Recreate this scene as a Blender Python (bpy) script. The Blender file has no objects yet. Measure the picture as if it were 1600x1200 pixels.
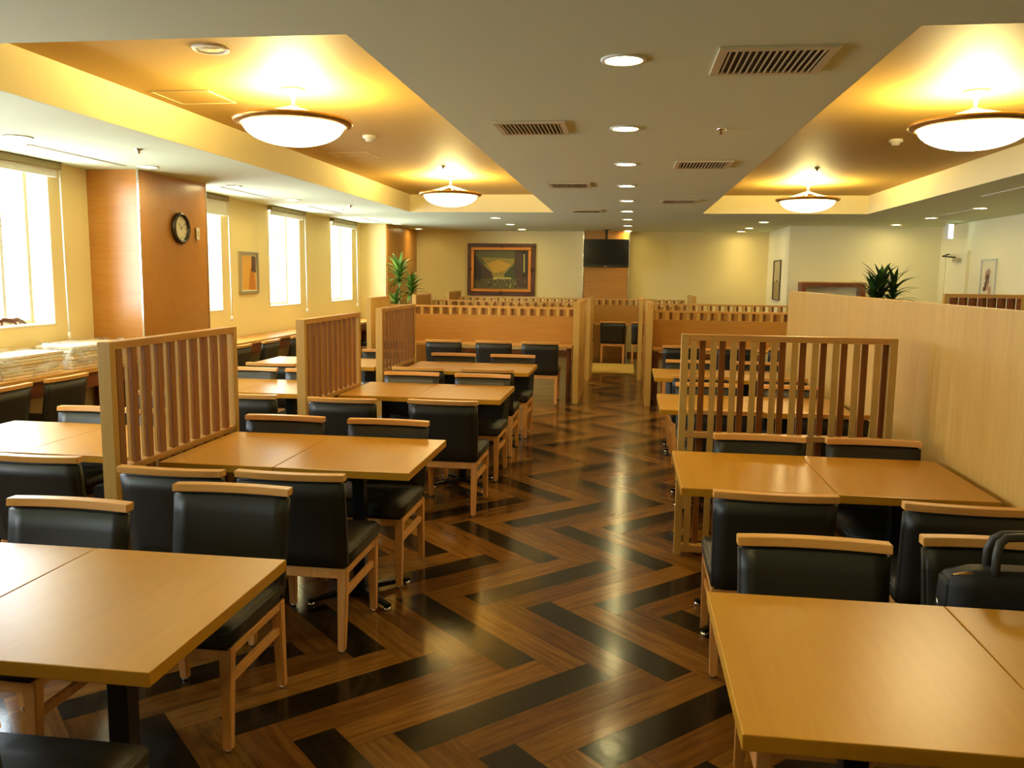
import bpy, bmesh, math, random
from mathutils import Vector, Matrix
random.seed(7)
C = bpy.context.scene.collection
PI = math.pi

# ------------------------------------------------------------------ camera
def cam_axes(yaw, pitch, roll):
    f = Vector((-math.sin(yaw)*math.cos(pitch), math.cos(yaw)*math.cos(pitch), -math.sin(pitch)))
    r = Vector((math.cos(yaw), math.sin(yaw), 0)); u = r.cross(f)
    c, s = math.cos(roll), math.sin(roll)
    return c*r + s*u, -s*r + c*u, f
r_, u_, f_ = cam_axes(.1355, .1283, .0131)
cd = bpy.data.cameras.new('camera'); cam = bpy.data.objects.new('camera', cd); C.objects.link(cam)
cd.sensor_fit = 'HORIZONTAL'; cd.sensor_width = 36; cd.lens = 1315/1600*36; cd.clip_start = .05
M = Matrix((r_, u_, -f_)).transposed().to_4x4(); M.translation = (0, 0, 1.6)
cam.matrix_world = M
bpy.context.scene.camera = cam

# ------------------------------------------------------------------ world and exposure
sc = bpy.context.scene
w = bpy.data.worlds.new('sky'); sc.world = w; w.use_nodes = True
nt = w.node_tree; nt.nodes.clear()
wo = nt.nodes.new('ShaderNodeOutputWorld'); bg = nt.nodes.new('ShaderNodeBackground')
bg.inputs[0].default_value = (.80, .92, 1.0, 1); bg.inputs[1].default_value = 29.0
nt.links.new(bg.outputs[0], wo.inputs[0])
sc.view_settings.view_transform = 'Standard'; sc.view_settings.look = 'None'
sc.view_settings.gamma = 1; sc.view_settings.exposure = 0.0
sc.cycles.max_bounces = 10; sc.cycles.diffuse_bounces = 5; sc.cycles.glossy_bounces = 4
sc.cycles.transparent_max_bounces = 12
sc.cycles.sample_clamp_indirect = 6
sc.cycles.use_denoising = True
WARM = (1.0, .78, .27)
BOWL_EMIT, BOWL_POINT = 24.0, 130.0
DOWN_EMIT, DOWN_SPOT = 80.0, 30.0

# ------------------------------------------------------------------ materials
def srgb(r, g, b):
    return tuple(((c/255)/12.92 if c/255 <= .04045 else ((c/255+.055)/1.055)**2.4) for c in (r, g, b))+(1,)
class NT:
    def __init__(s, name):
        s.m = bpy.data.materials.new(name); s.m.use_nodes = True; s.t = s.m.node_tree; s.t.nodes.clear()
        s.out = s.n('ShaderNodeOutputMaterial')
    def n(s, kind, **kw):
        o = s.t.nodes.new(kind)
        for k, v in kw.items(): setattr(o, k, v)
        return o
    def l(s, a, b): s.t.links.new(a, b)
    def math(s, op, a, b=None, c=None):
        o = s.n('ShaderNodeMath', operation=op)
        for i, v in enumerate((a, b, c)):
            if v is None: continue
            if isinstance(v, (int, float)): o.inputs[i].default_value = v
            else: s.l(v, o.inputs[i])
        return o.outputs[0]
    def mix(s, fac, a, b):
        o = s.n('ShaderNodeMix', data_type='RGBA')
        for i, v in ((0, fac), (6, a), (7, b)):
            if isinstance(v, (int, float)): o.inputs[i].default_value = v
            elif isinstance(v, tuple): o.inputs[i].default_value = v
            else: s.l(v, o.inputs[i])
        return o.outputs[2]
    def noise(s, vec, scale, detail=3, rough=.5):
        o = s.n('ShaderNodeTexNoise'); o.inputs['Scale'].default_value = scale
        o.inputs['Detail'].default_value = detail; o.inputs['Roughness'].default_value = rough
        s.l(vec, o.inputs['Vector']); return o.outputs[0]
    def mapping(s, vec, sc, loc=(0, 0, 0), rot=(0, 0, 0)):
        o = s.n('ShaderNodeMapping'); o.inputs['Scale'].default_value = sc
        o.inputs['Location'].default_value = loc; o.inputs['Rotation'].default_value = rot
        s.l(vec, o.inputs['Vector']); return o.outputs[0]
    def coord(s): return s.n('ShaderNodeTexCoord').outputs['Object']
    def ramp(s, fac, lo, hi):
        o = s.n('ShaderNodeMapRange'); s.l(fac, o.inputs[0])
        o.inputs[1].default_value = lo; o.inputs[2].default_value = hi
        return o.outputs[0]
    def bsdf(s, col, rough=.5, metal=0, bump=None, bstr=.1, bdist=.002, spec=None, coat=0, coatr=.1, sheen=0):
        p = s.n('ShaderNodeBsdfPrincipled')
        for k, v in (('Base Color', col), ('Roughness', rough)):
            if isinstance(v, (int, float, tuple)): p.inputs[k].default_value = v
            else: s.l(v, p.inputs[k])
        p.inputs['Metallic'].default_value = metal
        if spec is not None: p.inputs['Specular IOR Level'].default_value = spec
        p.inputs['Coat Weight'].default_value = coat; p.inputs['Coat Roughness'].default_value = coatr
        if bump is not None:
            b = s.n('ShaderNodeBump'); b.inputs['Strength'].default_value = bstr; b.inputs['Distance'].default_value = bdist
            s.l(bump, b.inputs['Height']); s.l(b.outputs[0], p.inputs['Normal'])
        s.l(p.outputs[0], s.out.inputs[0]); return p
MATS = {}
def wood(name, c1, c2, axis='z', rough=.4, fine=1.0):
    s = NT(name); v = s.coord()
    st = {'x': (1.2, 16, 16), 'y': (16, 1.2, 16), 'z': (16, 16, 1.2)}[axis]
    g = s.noise(s.mapping(v, st), 3.2*fine, 5, .6)
    h = s.noise(s.mapping(v, tuple(q*.22 for q in st)), 2.0, 2, .5)
    g2 = s.math('ADD', s.math('MULTIPLY', g, .6), s.math('MULTIPLY', h, .4))
    col = s.mix(s.ramp(g2, .32, .68), c1, c2)
    s.bsdf(col, rough, bump=g, bstr=.06, bdist=.001)
    MATS[name] = s.m; return s.m
def plain(name, col, rough=.5, metal=0, nscale=40, var=.08, bstr=.05, bdist=.001, **kw):
    s = NT(name); v = s.coord(); n = s.noise(v, nscale, 4, .6)
    dk = tuple(c*(1-var) for c in col[:3])+(1,); lt = tuple(min(1, c*(1+var)) for c in col[:3])+(1,)
    s.bsdf(s.mix(n, dk, lt), rough, metal, bump=n, bstr=bstr, bdist=bdist, **kw)
    MATS[name] = s.m; return s.m
def emit(name, col, strength):
    s = NT(name); e = s.n('ShaderNodeEmission'); e.inputs[0].default_value = col; e.inputs[1].default_value = strength
    s.l(e.outputs[0], s.out.inputs[0]); MATS[name] = s.m; return s.m

W1, W2 = srgb(204, 154, 80), srgb(186, 132, 60)
for ax in 'xyz': wood('wood_'+ax, W1, W2, ax, .38)
wood('table_wood', srgb(190, 136, 30), srgb(180, 124, 24), 'y', .31)
wood('rail_wood', srgb(226, 170, 92), srgb(208, 148, 72), 'x', .35)
wood('leg_wood', srgb(218, 160, 88), srgb(200, 138, 70), 'z', .4)
wood('panel_wood', srgb(200, 160, 82), srgb(184, 142, 66), 'z', .45)
wood('board_wood', srgb(176, 126, 48), srgb(162, 110, 36), 'x', .42)
wood('clad_wood', srgb(186, 130, 60), srgb(170, 112, 44), 'x', .28)
wood('shaded_slat_wood', srgb(158, 104, 48), srgb(128, 78, 32), 'z', .45)  # screen wood in a darker copy, shade on the slats painted into the colour
wood('dark_wood', srgb(140, 76, 36), srgb(100, 50, 22), 'z', .45)
plain('leather', (.015, .0145, .009, 1), .46, nscale=220, var=.2, bstr=.25, bdist=.0008)
plain('ceiling_paint', srgb(214, 222, 186), .8, nscale=90, var=.02, bstr=.12)
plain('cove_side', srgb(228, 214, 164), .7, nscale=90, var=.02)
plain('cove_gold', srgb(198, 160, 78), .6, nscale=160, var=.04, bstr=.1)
plain('wallpaper', srgb(228, 208, 148), .75, nscale=120, var=.03, bstr=.15)
plain('wall_white', srgb(238, 230, 190), .75, nscale=120, var=.02, bstr=.1)
plain('black_metal', (.012, .012, .012, 1), .35, .6)
plain('chrome', (.75, .75, .75, 1), .18, 1.0, var=.02)
plain('white_plastic', srgb(226, 222, 208), .45, var=.02)
plain('white_frame', srgb(205, 208, 205), .4, var=.02)
plain('grille_frame', srgb(206, 192, 150), .5, var=.02)
plain('vent_dark', (.006, .005, .004, 1), .7)
plain('tv_black', (.006, .006, .006, 1), .25)
plain('tv_screen', (.004, .004, .005, 1), .12)
plain('brass', srgb(176, 132, 62), .35, .8, var=.05)
plain('gold_frame', srgb(186, 116, 40), .35, .55, nscale=30, var=.3, bstr=.5, bdist=.01)
plain('brown_frame', srgb(84, 44, 20), .4, .2, nscale=30, var=.3, bstr=.5, bdist=.01)
plain('silver_frame', srgb(190, 182, 160), .35, .7, var=.1)
plain('bag_cloth', (.008, .009, .009, 1), .65, nscale=400, var=.3, bstr=.3)
plain('bag_rubber', (.03, .028, .022, 1), .5)
plain('clock_face', srgb(222, 214, 180), .4, var=.03)
plain('clock_rim', srgb(70, 62, 50), .25, .7)
plain('soil', srgb(50, 35, 22), .9, var=.4)
plain('pot_white', srgb(190, 180, 160), .4)
plain('pot_brown', srgb(96, 60, 38), .5)
plain('stem', srgb(120, 116, 62), .7, var=.2)
plain('blind', srgb(232, 226, 204), .7, var=.02)
plain('blind_rail', srgb(136, 120, 70), .5, var=.05)
plain('paper_stack', srgb(226, 206, 172), .7, nscale=8, var=.06)
plain('mat_pale', srgb(206, 168, 82), .5, nscale=18, var=.06)
plain('sill', srgb(214, 196, 150), .6, var=.02)
emit('bowl_glow', (1.0, .84, .45, 1), BOWL_EMIT)
emit('down_glow', (1.0, .82, .36, 1), DOWN_EMIT)
emit('exit_glow', (.75, 1.0, .85, 1), 3.0)
def leaf_mat(name, c1, c2):
    s = NT(name); n = s.noise(s.coord(), 9, 2)
    s.bsdf(s.mix(s.ramp(n, .35, .65), c1, c2), .4); MATS[name] = s.m
leaf_mat('leaf', srgb(52, 92, 30), srgb(96, 134, 44))
leaf_mat('leaf_dark', srgb(22, 44, 16), srgb(54, 84, 32))
def glass(name):
    s = NT(name); t = s.n('ShaderNodeBsdfTransparent'); g = s.n('ShaderNodeBsdfGlossy'); g.inputs['Roughness'].default_value = .02
    mx = s.n('ShaderNodeMixShader'); mx.inputs[0].default_value = .06
    s.l(t.outputs[0], mx.inputs[1]); s.l(g.outputs[0], mx.inputs[2]); s.l(mx.outputs[0], s.out.inputs[0]); MATS[name] = s.m
glass('glass')
def wrap():
    s = NT('plastic_wrap'); n = s.noise(s.mapping(s.coord(), (1.6, .5, 1.6)), 6, 3, .55)
    t = s.n('ShaderNodeBsdfTransparent')
    p = s.n('ShaderNodeBsdfPrincipled'); p.inputs['Base Color'].default_value = (.85, .88, .9, 1); p.inputs['Roughness'].default_value = .18
    b = s.n('ShaderNodeBump'); b.inputs['Strength'].default_value = .7; b.inputs['Distance'].default_value = .03
    s.l(n, b.inputs['Height']); s.l(b.outputs[0], p.inputs['Normal'])
    mx = s.n('ShaderNodeMixShader'); s.l(s.ramp(n, .5, .78), mx.inputs[0])
    s.l(t.outputs[0], mx.inputs[1]); s.l(p.outputs[0], mx.inputs[2]); s.l(mx.outputs[0], s.out.inputs[0]); MATS['plastic_wrap'] = s.m
wrap()
def floor_mat():
    # 6:1 herringbone planks laid at 45 degrees to the aisle
    s = NT('herringbone'); W = .1524
    sep = s.n('ShaderNodeSeparateXYZ'); s.l(s.n('ShaderNodeNewGeometry').outputs['Position'], sep.inputs[0])
    X, Y = sep.outputs[0], sep.outputs[1]
    k = 1/math.sqrt(2)/W
    a = s.math('SUBTRACT', s.math('MULTIPLY', s.math('ADD', X, Y), k), 1.36/W)
    b = s.math('SUBTRACT', s.math('MULTIPLY', s.math('SUBTRACT', Y, X), k), 2.30/W)
    i, j = s.math('FLOOR', a), s.math('FLOOR', b)
    fa, fb = s.math('SUBTRACT', a, i), s.math('SUBTRACT', b, j)
    u = s.math('FLOORED_MODULO', s.math('ADD', i, j), 12)
    isA = s.math('LESS_THAN', u, 5.5)
    notA = s.math('SUBTRACT', 1, isA)
    def sel(p, q): return s.math('ADD', s.math('MULTIPLY', p, isA), s.math('MULTIPLY', q, notA))
    row = sel(j, i)
    along = sel(s.math('ADD', u, fa), s.math('ADD', s.math('SUBTRACT', u, 6), fb))
    across = sel(fb, fa)
    start = sel(s.math('SUBTRACT', i, u), s.math('SUBTRACT', j, s.math('SUBTRACT', u, 6)))
    cls = s.math('FLOORED_MODULO', sel(j, s.math('SUBTRACT', i, 1)), 3)
    dark = s.math('LESS_THAN', cls, .5)
    light = s.math('COMPARE', cls, 1.0, .3)
    cb = s.n('ShaderNodeCombineXYZ'); s.l(row, cb.inputs[0]); s.l(start, cb.inputs[1]); s.l(isA, cb.inputs[2])
    wn = s.n('ShaderNodeTexWhiteNoise', noise_dimensions='3D'); s.l(cb.outputs[0], wn.inputs[0]); rnd = wn.outputs[0]
    cg = s.n('ShaderNodeCombineXYZ'); s.l(s.math('MULTIPLY', along, .35), cg.inputs[0]); s.l(s.math('MULTIPLY', across, 4.0), cg.inputs[1])
    s.l(s.math('MULTIPLY', rnd, 53.0), cg.inputs[2])
    g = s.noise(cg.outputs[0], 1.6, 5, .65)
    gr = s.ramp(g, .32, .68)
    mid = s.mix(gr, srgb(74, 42, 10), srgb(108, 68, 22))
    lt = s.mix(gr, srgb(88, 54, 14), srgb(128, 86, 32))
    dk = s.mix(gr, srgb(20, 14, 6), srgb(38, 28, 13))
    col = s.mix(light, mid, lt); col = s.mix(dark, col, dk)
    val = s.n('ShaderNodeHueSaturation'); s.l(col, val.inputs['Color'])
    s.l(s.math('ADD', .85, s.math('MULTIPLY', rnd, .3)), val.inputs['Value'])
    e1 = s.math('MINIMUM', across, s.math('SUBTRACT', 1, across))
    e2 = s.math('MINIMUM', along, s.math('SUBTRACT', 6, along))
    seam = s.math('LESS_THAN', s.math('MINIMUM', e1, e2), .012)
    col = s.mix(s.math('MULTIPLY', seam, .5), val.outputs[0], srgb(30, 16, 6))
    big = s.noise(s.mapping(s.n('ShaderNodeNewGeometry').outputs['Position'], (1, 1, 1)), 9, 3, .6)
    hgt = s.math('ADD', s.math('SUBTRACT', s.math('MULTIPLY', big, 1.0), s.math('MULTIPLY', seam, .25)), s.math('MULTIPLY', g, .06))
    s.bsdf(col, .15, bump=hgt, bstr=.07, bdist=.01, spec=.28, coat=.10, coatr=.3)
    MATS['herringbone'] = s.m
floor_mat()

# ------------------------------------------------------------------ mesh helpers
def box(bm, x0, x1, y0, y1, z0, z1, bevel=0, mi=0):
    vs = [bm.verts.new((x, y, z)) for z in (z0, z1) for x, y in ((x0, y0), (x1, y0), (x1, y1), (x0, y1))]
    fs = [(0, 3, 2, 1), (4, 5, 6, 7), (0, 1, 5, 4), (1, 2, 6, 5), (2, 3, 7, 6), (3, 0, 4, 7)]
    F = [bm.faces.new([vs[i] for i in f]) for f in fs]
    for f in F: f.material_index = mi
    if bevel:
        es = list({e for f in F for e in f.edges})
        r = bmesh.ops.bevel(bm, geom=es, offset=bevel, segments=2, affect='EDGES', profile=.6)
        for f in r['faces']: f.material_index = mi
    return F
def hexa(bm, bot, top, bevel=0):
    """bot/top: four corner points each, counter-clockwise seen from above"""
    vs = [bm.verts.new(p) for p in list(bot)+list(top)]
    fs = [(0, 3, 2, 1), (4, 5, 6, 7), (0, 1, 5, 4), (1, 2, 6, 5), (2, 3, 7, 6), (3, 0, 4, 7)]
    F = [bm.faces.new([vs[i] for i in f]) for f in fs]
    if bevel: bmesh.ops.bevel(bm, geom=list({e for f in F for e in f.edges}), offset=bevel, segments=2, affect='EDGES')
def sq(x, y, z, h): return [(x-h, y-h, z), (x+h, y-h, z), (x+h, y+h, z), (x-h, y+h, z)]
def lathe(bm, prof, n=32, cx=0, cy=0, smooth=True, mi=0):
    rings = []
    for r, z in prof:
        if r < 1e-6: rings.append([bm.verts.new((cx, cy, z))])
        else: rings.append([bm.verts.new((cx+r*math.cos(2*PI*i/n), cy+r*math.sin(2*PI*i/n), z)) for i in range(n)])
    for A, B in zip(rings, rings[1:]):
        for i in range(n):
            q = [A[i % len(A)], A[(i+1) % len(A)], B[(i+1) % len(B)], B[i % len(B)]]
            q = [v for k, v in enumerate(q) if v not in q[:k]]
            if len(q) > 2:
                f = bm.faces.new(q); f.smooth = smooth; f.material_index = mi
def tube(bm, pts, r, n=8, closed=False, fixed=None):
    pts = [Vector(p) for p in pts]; rings = []
    rr = r if isinstance(r, (list, tuple)) else [r]*len(pts)
    up = Vector((0, 0, 1)); N = len(pts)
    for i, p in enumerate(pts):
        a = pts[(i-1) % N] if closed or i else pts[0]; b = pts[(i+1) % N] if closed or i < N-1 else pts[-1]
        t = (b-a).normalized()
        ref = Vector(fixed) if fixed else up if abs(t.dot(up)) < .95 else Vector((1, 0, 0))
        s = t.cross(ref).normalized(); q = s.cross(t)
        rings.append([bm.verts.new(p+rr[i]*(math.cos(2*PI*k/n)*s+math.sin(2*PI*k/n)*q)) for k in range(n)])
    for i in range(N if closed else N-1):
        A, B = rings[i], rings[(i+1) % N]
        for k in range(n):
            f = bm.faces.new((A[k], A[(k+1) % n], B[(k+1) % n], B[k])); f.smooth = True
    if not closed:
        bm.faces.new(rings[0][::-1]); bm.faces.new(rings[-1])
def obj(name, bm, mats, parent=None, kind=None, loc=None):
    bmesh.ops.recalc_face_normals(bm, faces=bm.faces[:])
    me = bpy.data.meshes.new(name); bm.to_mesh(me); bm.free()
    for m in (mats if isinstance(mats, (list, tuple)) else [mats]): me.materials.append(MATS[m])
    o = bpy.data.objects.new(name, me); C.objects.link(o)
    if parent: o.parent = parent
    if kind: o['kind'] = kind
    if loc: o.location = loc
    return o
def B(*boxes, bevel=0):
    bm = bmesh.new()
    for b in boxes: box(bm, *b, bevel=bevel)
    return bm
def thing(name, label, cat, loc=(0, 0, 0), rz=0, group=None):
    o = bpy.data.objects.new(name, None); C.objects.link(o); o.empty_display_size = .1
    o.location = loc; o.rotation_euler = (0, 0, rz); tag(o, label, cat, group); return o
def tag(o, label, cat, group=None):
    o['label'] = label; o['category'] = cat
    if group: o['group'] = group
    return o
def kids(o): return [c for c in bpy.data.objects if c.parent == o]
def dup(root, loc, rz, label, group=None):
    r = root.copy(); C.objects.link(r); r.location = loc; r.rotation_euler = (0, 0, rz); r['label'] = label
    if group: r['group'] = group
    for ch in kids(root):
        c = ch.copy(); C.objects.link(c); c.parent = r
        for g in kids(ch):
            d = g.copy(); C.objects.link(d); d.parent = c
    return r
def struct(name, bm, m): return obj(name, bm, m, kind='structure')

# ------------------------------------------------------------------ room shell
H = 2.5; CT = 2.75
XL, XR, YB, YF = -4.9, 5.15, -2.6, 17.3
bm = bmesh.new(); box(bm, XL-.4, XR+.3, YB-.2, YF+.2, -.1, 0); struct('floor', bm, 'herringbone')
CL = (-3.2, -1.09, 3.22, 12.2); CR = (1.0, 3.23, 3.3, 12.35)
bm = bmesh.new()
# soffit plates around the two coves (slot 0), cove linings (slot 1) and cove tops (slot 2)
xs = [XL-.4, CL[0], CL[1], CR[0], CR[1], XR+.3]
for x0, x1, ys in ((xs[0], xs[1], None), (xs[2], xs[3], None), (xs[4], xs[5], None), (xs[1], xs[2], CL), (xs[3], xs[4], CR)):
    if ys is None: box(bm, x0, x1, YB-.2, YF+.2, H, CT)
    else:
        box(bm, x0, x1, YB-.2, ys[2], H, CT); box(bm, x0, x1, ys[3], YF+.2, H, CT)
for x0, x1, y0, y1 in (CL, CR):
    t = .004
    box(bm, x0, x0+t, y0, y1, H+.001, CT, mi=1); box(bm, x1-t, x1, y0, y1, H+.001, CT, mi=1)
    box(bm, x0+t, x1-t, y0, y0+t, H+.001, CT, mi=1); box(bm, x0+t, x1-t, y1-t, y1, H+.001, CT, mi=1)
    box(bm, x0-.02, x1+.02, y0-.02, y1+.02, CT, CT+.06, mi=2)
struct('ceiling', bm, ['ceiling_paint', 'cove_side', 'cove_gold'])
WIN = [(.75, 1.8), (3.2, 4.25), (5.62, 6.68), (8.66, 9.74), (11.12, 12.2), (13.55, 14.62)]
Z0, Z1 = 1.13, 2.45
bm = bmesh.new(); box(bm, XL-.35, XL, YB, YF, 0, Z0); box(bm, XL-.35, XL, YB, YF, Z1, H)
yy = YB
for a, b in WIN+[(YF, YF)]:
    if a > yy: box(bm, XL-.35, XL, yy, a, Z0, Z1)
    yy = b
struct('wall_left', bm, 'wallpaper')
struct('wall_far', B((XL-.35, XR+.3, YF, YF+.2, 0, H)), 'wallpaper')
struct('wall_back', B((XL-.35, XR+.3, YB-.2, YB, 0, H)), 'wallpaper')
struct('wall_right', B((XR, XR+.3, YB, YF, 0, H)), 'wall_white')
struct('wall_alcove', B((2.7, XR, 15.1, YF, 0, H)), 'wall_white')
struct('wall_column', B((XL, -4.4, 7.2, 8.42, 0, H)), 'clad_wood')
struct('trim_1', B((-4.404, -4.39, 7.186, 7.2, 0, H), (-4.404, -4.39, 8.42, 8.432, 0, H)), 'chrome')
bm = bmesh.new(); box(bm, XL, -4.42, 15.1, YF, 0, H); box(bm, -4.42, -4.4, 15.12, YF, 0, H, mi=1)
struct('wall_pier', bm, ['wallpaper', 'clad_wood'])
struct('trim_2', B((-.9, -.03, 17.0, YF, 0, H)), 'clad_wood')
struct('trim_3', B((-.925, -.905, 16.985, 17.3, 0, H), (-.025, -.005, 16.985, 17.3, 0, H)), 'chrome')
struct('baseboard_left', B((XL, XL+.012, YB, 7.19, 0, .08), (XL, XL+.012, 8.44, 15.09, 0, .08)), 'dark_wood')
struct('baseboard_far', B((-4.39, -.93, YF-.012, YF, 0, .08), (0, 2.69, YF-.012, YF, 0, .08)), 'dark_wood')
struct('baseboard_right', B((XR-.012, XR, YB, 15.09, 0, .08)), 'dark_wood')

def window(k, y0, y1):
    xf = XL-.24
    r = bpy.data.objects.new('window_%d' % k, None); C.objects.link(r); r['kind'] = 'structure'; r.location = (xf, (y0+y1)/2, Z0)
    hw = (y1-y0)/2; h = Z1-Z0; t = .035
    fr = B((-.03, .03, -hw, hw, 0, t), (-.03, .03, -hw, hw, h-t, h), (-.03, .03, -hw, -hw+t, t, h-t), (-.03, .03, hw-t, hw, t, h-t),
           (-.025, .025, hw-.34, hw-.30, t, h-t))
    obj('window_frame', fr, 'white_frame', r)
    obj('pane', B((-.004, .004, -hw+t, hw-t, t, h-t)), 'glass', r)
    ln = B((-.02, .24, hw-.006, hw, 0, h), (-.02, .24, -hw, -hw+.006, 0, h), (-.02, .243, -hw-.008, hw+.008, -.012, .006), (.236, .242, -hw-.008, hw+.008, 0, .006))
    obj('window_sill', ln, 'sill', r)
    # daylight portal for this opening
    la = bpy.data.lights.new('window_portal', 'AREA'); la.shape = 'RECTANGLE'; la.size = h; la.size_y = hw*2
    la.cycles.is_portal = True
    lo = bpy.data.objects.new('window_portal', la); C.objects.link(lo); lo.parent = r
    lo.location = (-.10, 0, h/2); lo.rotation_euler = (0, -PI/2, 0)
for k, (a, b) in enumerate(WIN): window(k+1, a, b)

where = {2: 'by the table rows nearest the camera', 3: 'beside the wrapped bundles', 4: 'just behind the clock column', 5: 'beyond the small framed picture', 6: 'on the window farthest from the camera'}
for k in (2, 3, 4, 5, 6):
    y0, y1 = WIN[k-1]; drop = {4: .16}.get(k, .05)
    t = thing('roller_blind', 'rolled up window blind with hanging pull cord '+where[k], 'blind', (XL+.05, (y0+y1)/2, 2.36), 0, 'roller blinds of the left wall')
    hw = (y1-y0)/2+.07
    bm = bmesh.new(); box(bm, -.035, .035, -hw, hw, .08, .138, bevel=.006); obj('head_rail', bm, 'blind_rail', t)
    bm = bmesh.new(); box(bm, -.004, .004, -hw+.03, hw-.03, .08-drop, .082); box(bm, -.01, .01, -hw+.03, hw-.03, .065-drop, .085-drop, bevel=.003); obj('blind_fabric', bm, 'blind', t)
    bm = bmesh.new(); tube(bm, [(.02, hw-.01, .09), (.024, hw-.01, -.6), (.03, hw-.01, -1.3)], .007, 6); tube(bm, [(.03, hw-.01, -1.3), (.03, hw-.01, -1.36)], .012, 6); obj('pull_cord', bm, 'white_plastic', t)

# door with closer in the right wall
d = bpy.data.objects.new('door_1', None); C.objects.link(d); d['kind'] = 'structure'; d.location = (XR, 14.3, 0)
obj('door_leaf', B((-.03, -.002, -.42, .42, .01, 2.02)), 'wall_white', d)
obj('door_frame', B((-.045, -.001, -.47, -.42, 0, 2.07), (-.045, -.001, .42, .47, 0, 2.07), (-.045, -.001, -.42, .42, 2.02, 2.07)), 'wall_white', d)
obj('door_handle', B((-.075, -.03, -.36, -.345, 1.0, 1.02), (-.085, -.07, -.36, -.24, 1.0, 1.02)), 'chrome', d)
t = thing('door_closer', 'grey hydraulic door closer with bent arm above the pale door', 'door closer', (XR-.03, 14.2, 1.93))
obj('closer_body', B((-.06, -.001, -.12, .1, -.03, .03), bevel=.006), 'silver_frame', t)
bm = bmesh.new(); tube(bm, [(-.04, .02, .04), (-.2, .12, .06), (-.1, .3, .08), (-.03, .34, .1)], .012, 6); obj('arm', bm, 'clock_rim', t)

# ------------------------------------------------------------------ lamps of the room
def bowl_lamp(x, y, label):
    t = thing('ceiling_bowl_lamp', label, 'ceiling lamp', (x, y, CT), 0, 'bowl lamps in the two ceiling recesses')
    R = .37
    bm = bmesh.new(); lathe(bm, [(R-.05, -.205), (R-.02, -.195), (R, -.19), (R+.004, -.2), (R-.004, -.215), (R-.035, -.228), (R-.05, -.222), (R-.05, -.205)], 48); obj('rim', bm, 'brass', t)
    bm = bmesh.new(); pr = []
    for i in range(13):
        a = i/12*1.0; pr.append(((R-.055)*math.sin(a*PI/2), -.215-.135*math.cos(a*PI/2)))
    lathe(bm, pr, 48); g = obj('glass_bowl', bm, 'bowl_glow', t)
    bm = bmesh.new(); lathe(bm, [(0, -.001), (.075, -.001), (.075, -.02), (.05, -.03), (.012, -.034), (.012, -.1), (.03, -.104), (.03, -.122), (0, -.122)], 24); obj('canopy', bm, 'white_plastic', t)
    for k in range(5):
        a = .3+k*2*PI/5; c, s = math.cos(a), math.sin(a)
        bm = bmesh.new(); tube(bm, [(.02*c, .02*s, -.112), (.15*c, .15*s, -.15), ((R-.02)*c, (R-.02)*s, -.2)], .008, 6); obj('strut', bm, 'white_plastic', t)
    la = bpy.data.lights.new('bulb', 'POINT'); la.energy = BOWL_POINT; la.color = WARM; la.shadow_soft_size = .13
    lo = bpy.data.objects.new('bulb', la); C.objects.link(lo); lo.parent = t; lo.location = (0, 0, -.17)
bowl_lamp(-2.14, 5.27, 'big glowing bowl lamp with brass rim, nearest in the left ceiling recess')
bowl_lamp(-2.13, 10.0, 'glowing bowl lamp at the far end of the left ceiling recess')
bowl_lamp(2.06, 5.64, 'big glowing bowl lamp cut by the right edge of the photo')
bowl_lamp(2.10, 10.72, 'glowing bowl lamp at the far end of the right ceiling recess')

ORD = ['nearest', 'second', 'third', 'fourth', 'fifth', 'sixth', 'seventh', 'eighth', 'ninth', 'tenth', 'eleventh']
base = None
def downlight(x, y, label, group, scale=1):
    global base
    if base is None:
        t = thing('downlight', label, 'ceiling light', (x, y, H), 0, group)
        bm = bmesh.new(); lathe(bm, [(.075, -.001), (.095, -.001), (.095, -.006), (.078, -.009), (.075, -.001)], 28); obj('trim_ring', bm, 'white_plastic', t)
        bm = bmesh.new(); lathe(bm, [(0, -.003), (.077, -.003), (.077, -.001)], 28); obj('lens', bm, 'down_glow', t)
        la = bpy.data.lights.new('spot', 'SPOT'); la.energy = DOWN_SPOT; la.color = WARM; la.shadow_soft_size = .06; la.spot_size = 1.65; la.spot_blend = 1.0
        lo = bpy.data.objects.new('spot', la); C.objects.link(lo); lo.parent = t; lo.location = (0, 0, -.02)
        base = t; return
    dup(base, (x, y, H), 0, label, group)
for i in range(9): downlight(-.05, 3.68+1.65*i, 'round recessed downlight above the aisle, %s from the camera in its row' % ORD[i], 'downlights along the aisle')
for i, y in enumerate((5.42, 7.0, 8.6, 10.2, 11.85, 13.5, 15.0, 16.6)): downlight(-4.18, y, 'round recessed downlight beside the windows, %s from the camera in its row' % ORD[i], 'downlights along the window wall')
for i, y in enumerate((13.35, 15.0, 16.6)): downlight(-2.11, y, 'round downlight beyond the left ceiling recess, %s from the camera of three' % ORD[i], 'downlights past the left recess')
for i, y in enumerate((14.1, 15.75, 16.9)): downlight(2.11, y, 'round downlight beyond the right ceiling recess, %s from the camera of three' % ORD[i], 'downlights past the right recess')
for i, y in enumerate((11.27, 13.0, 14.6)): downlight(4.27, y, 'round downlight near the right wall, %s from the camera of three' % ORD[i], 'downlights along the right wall')
for i, (x, y) in enumerate(((-.05, 2.03), (-.05, .38), (-4.18, 3.8), (-4.18, 2.2), (4.27, 8.0), (4.27, 4.5), (-.05, -1.3))):
    downlight(x, y, 'round recessed downlight in the ceiling outside the photo', 'downlights out of view')

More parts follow.
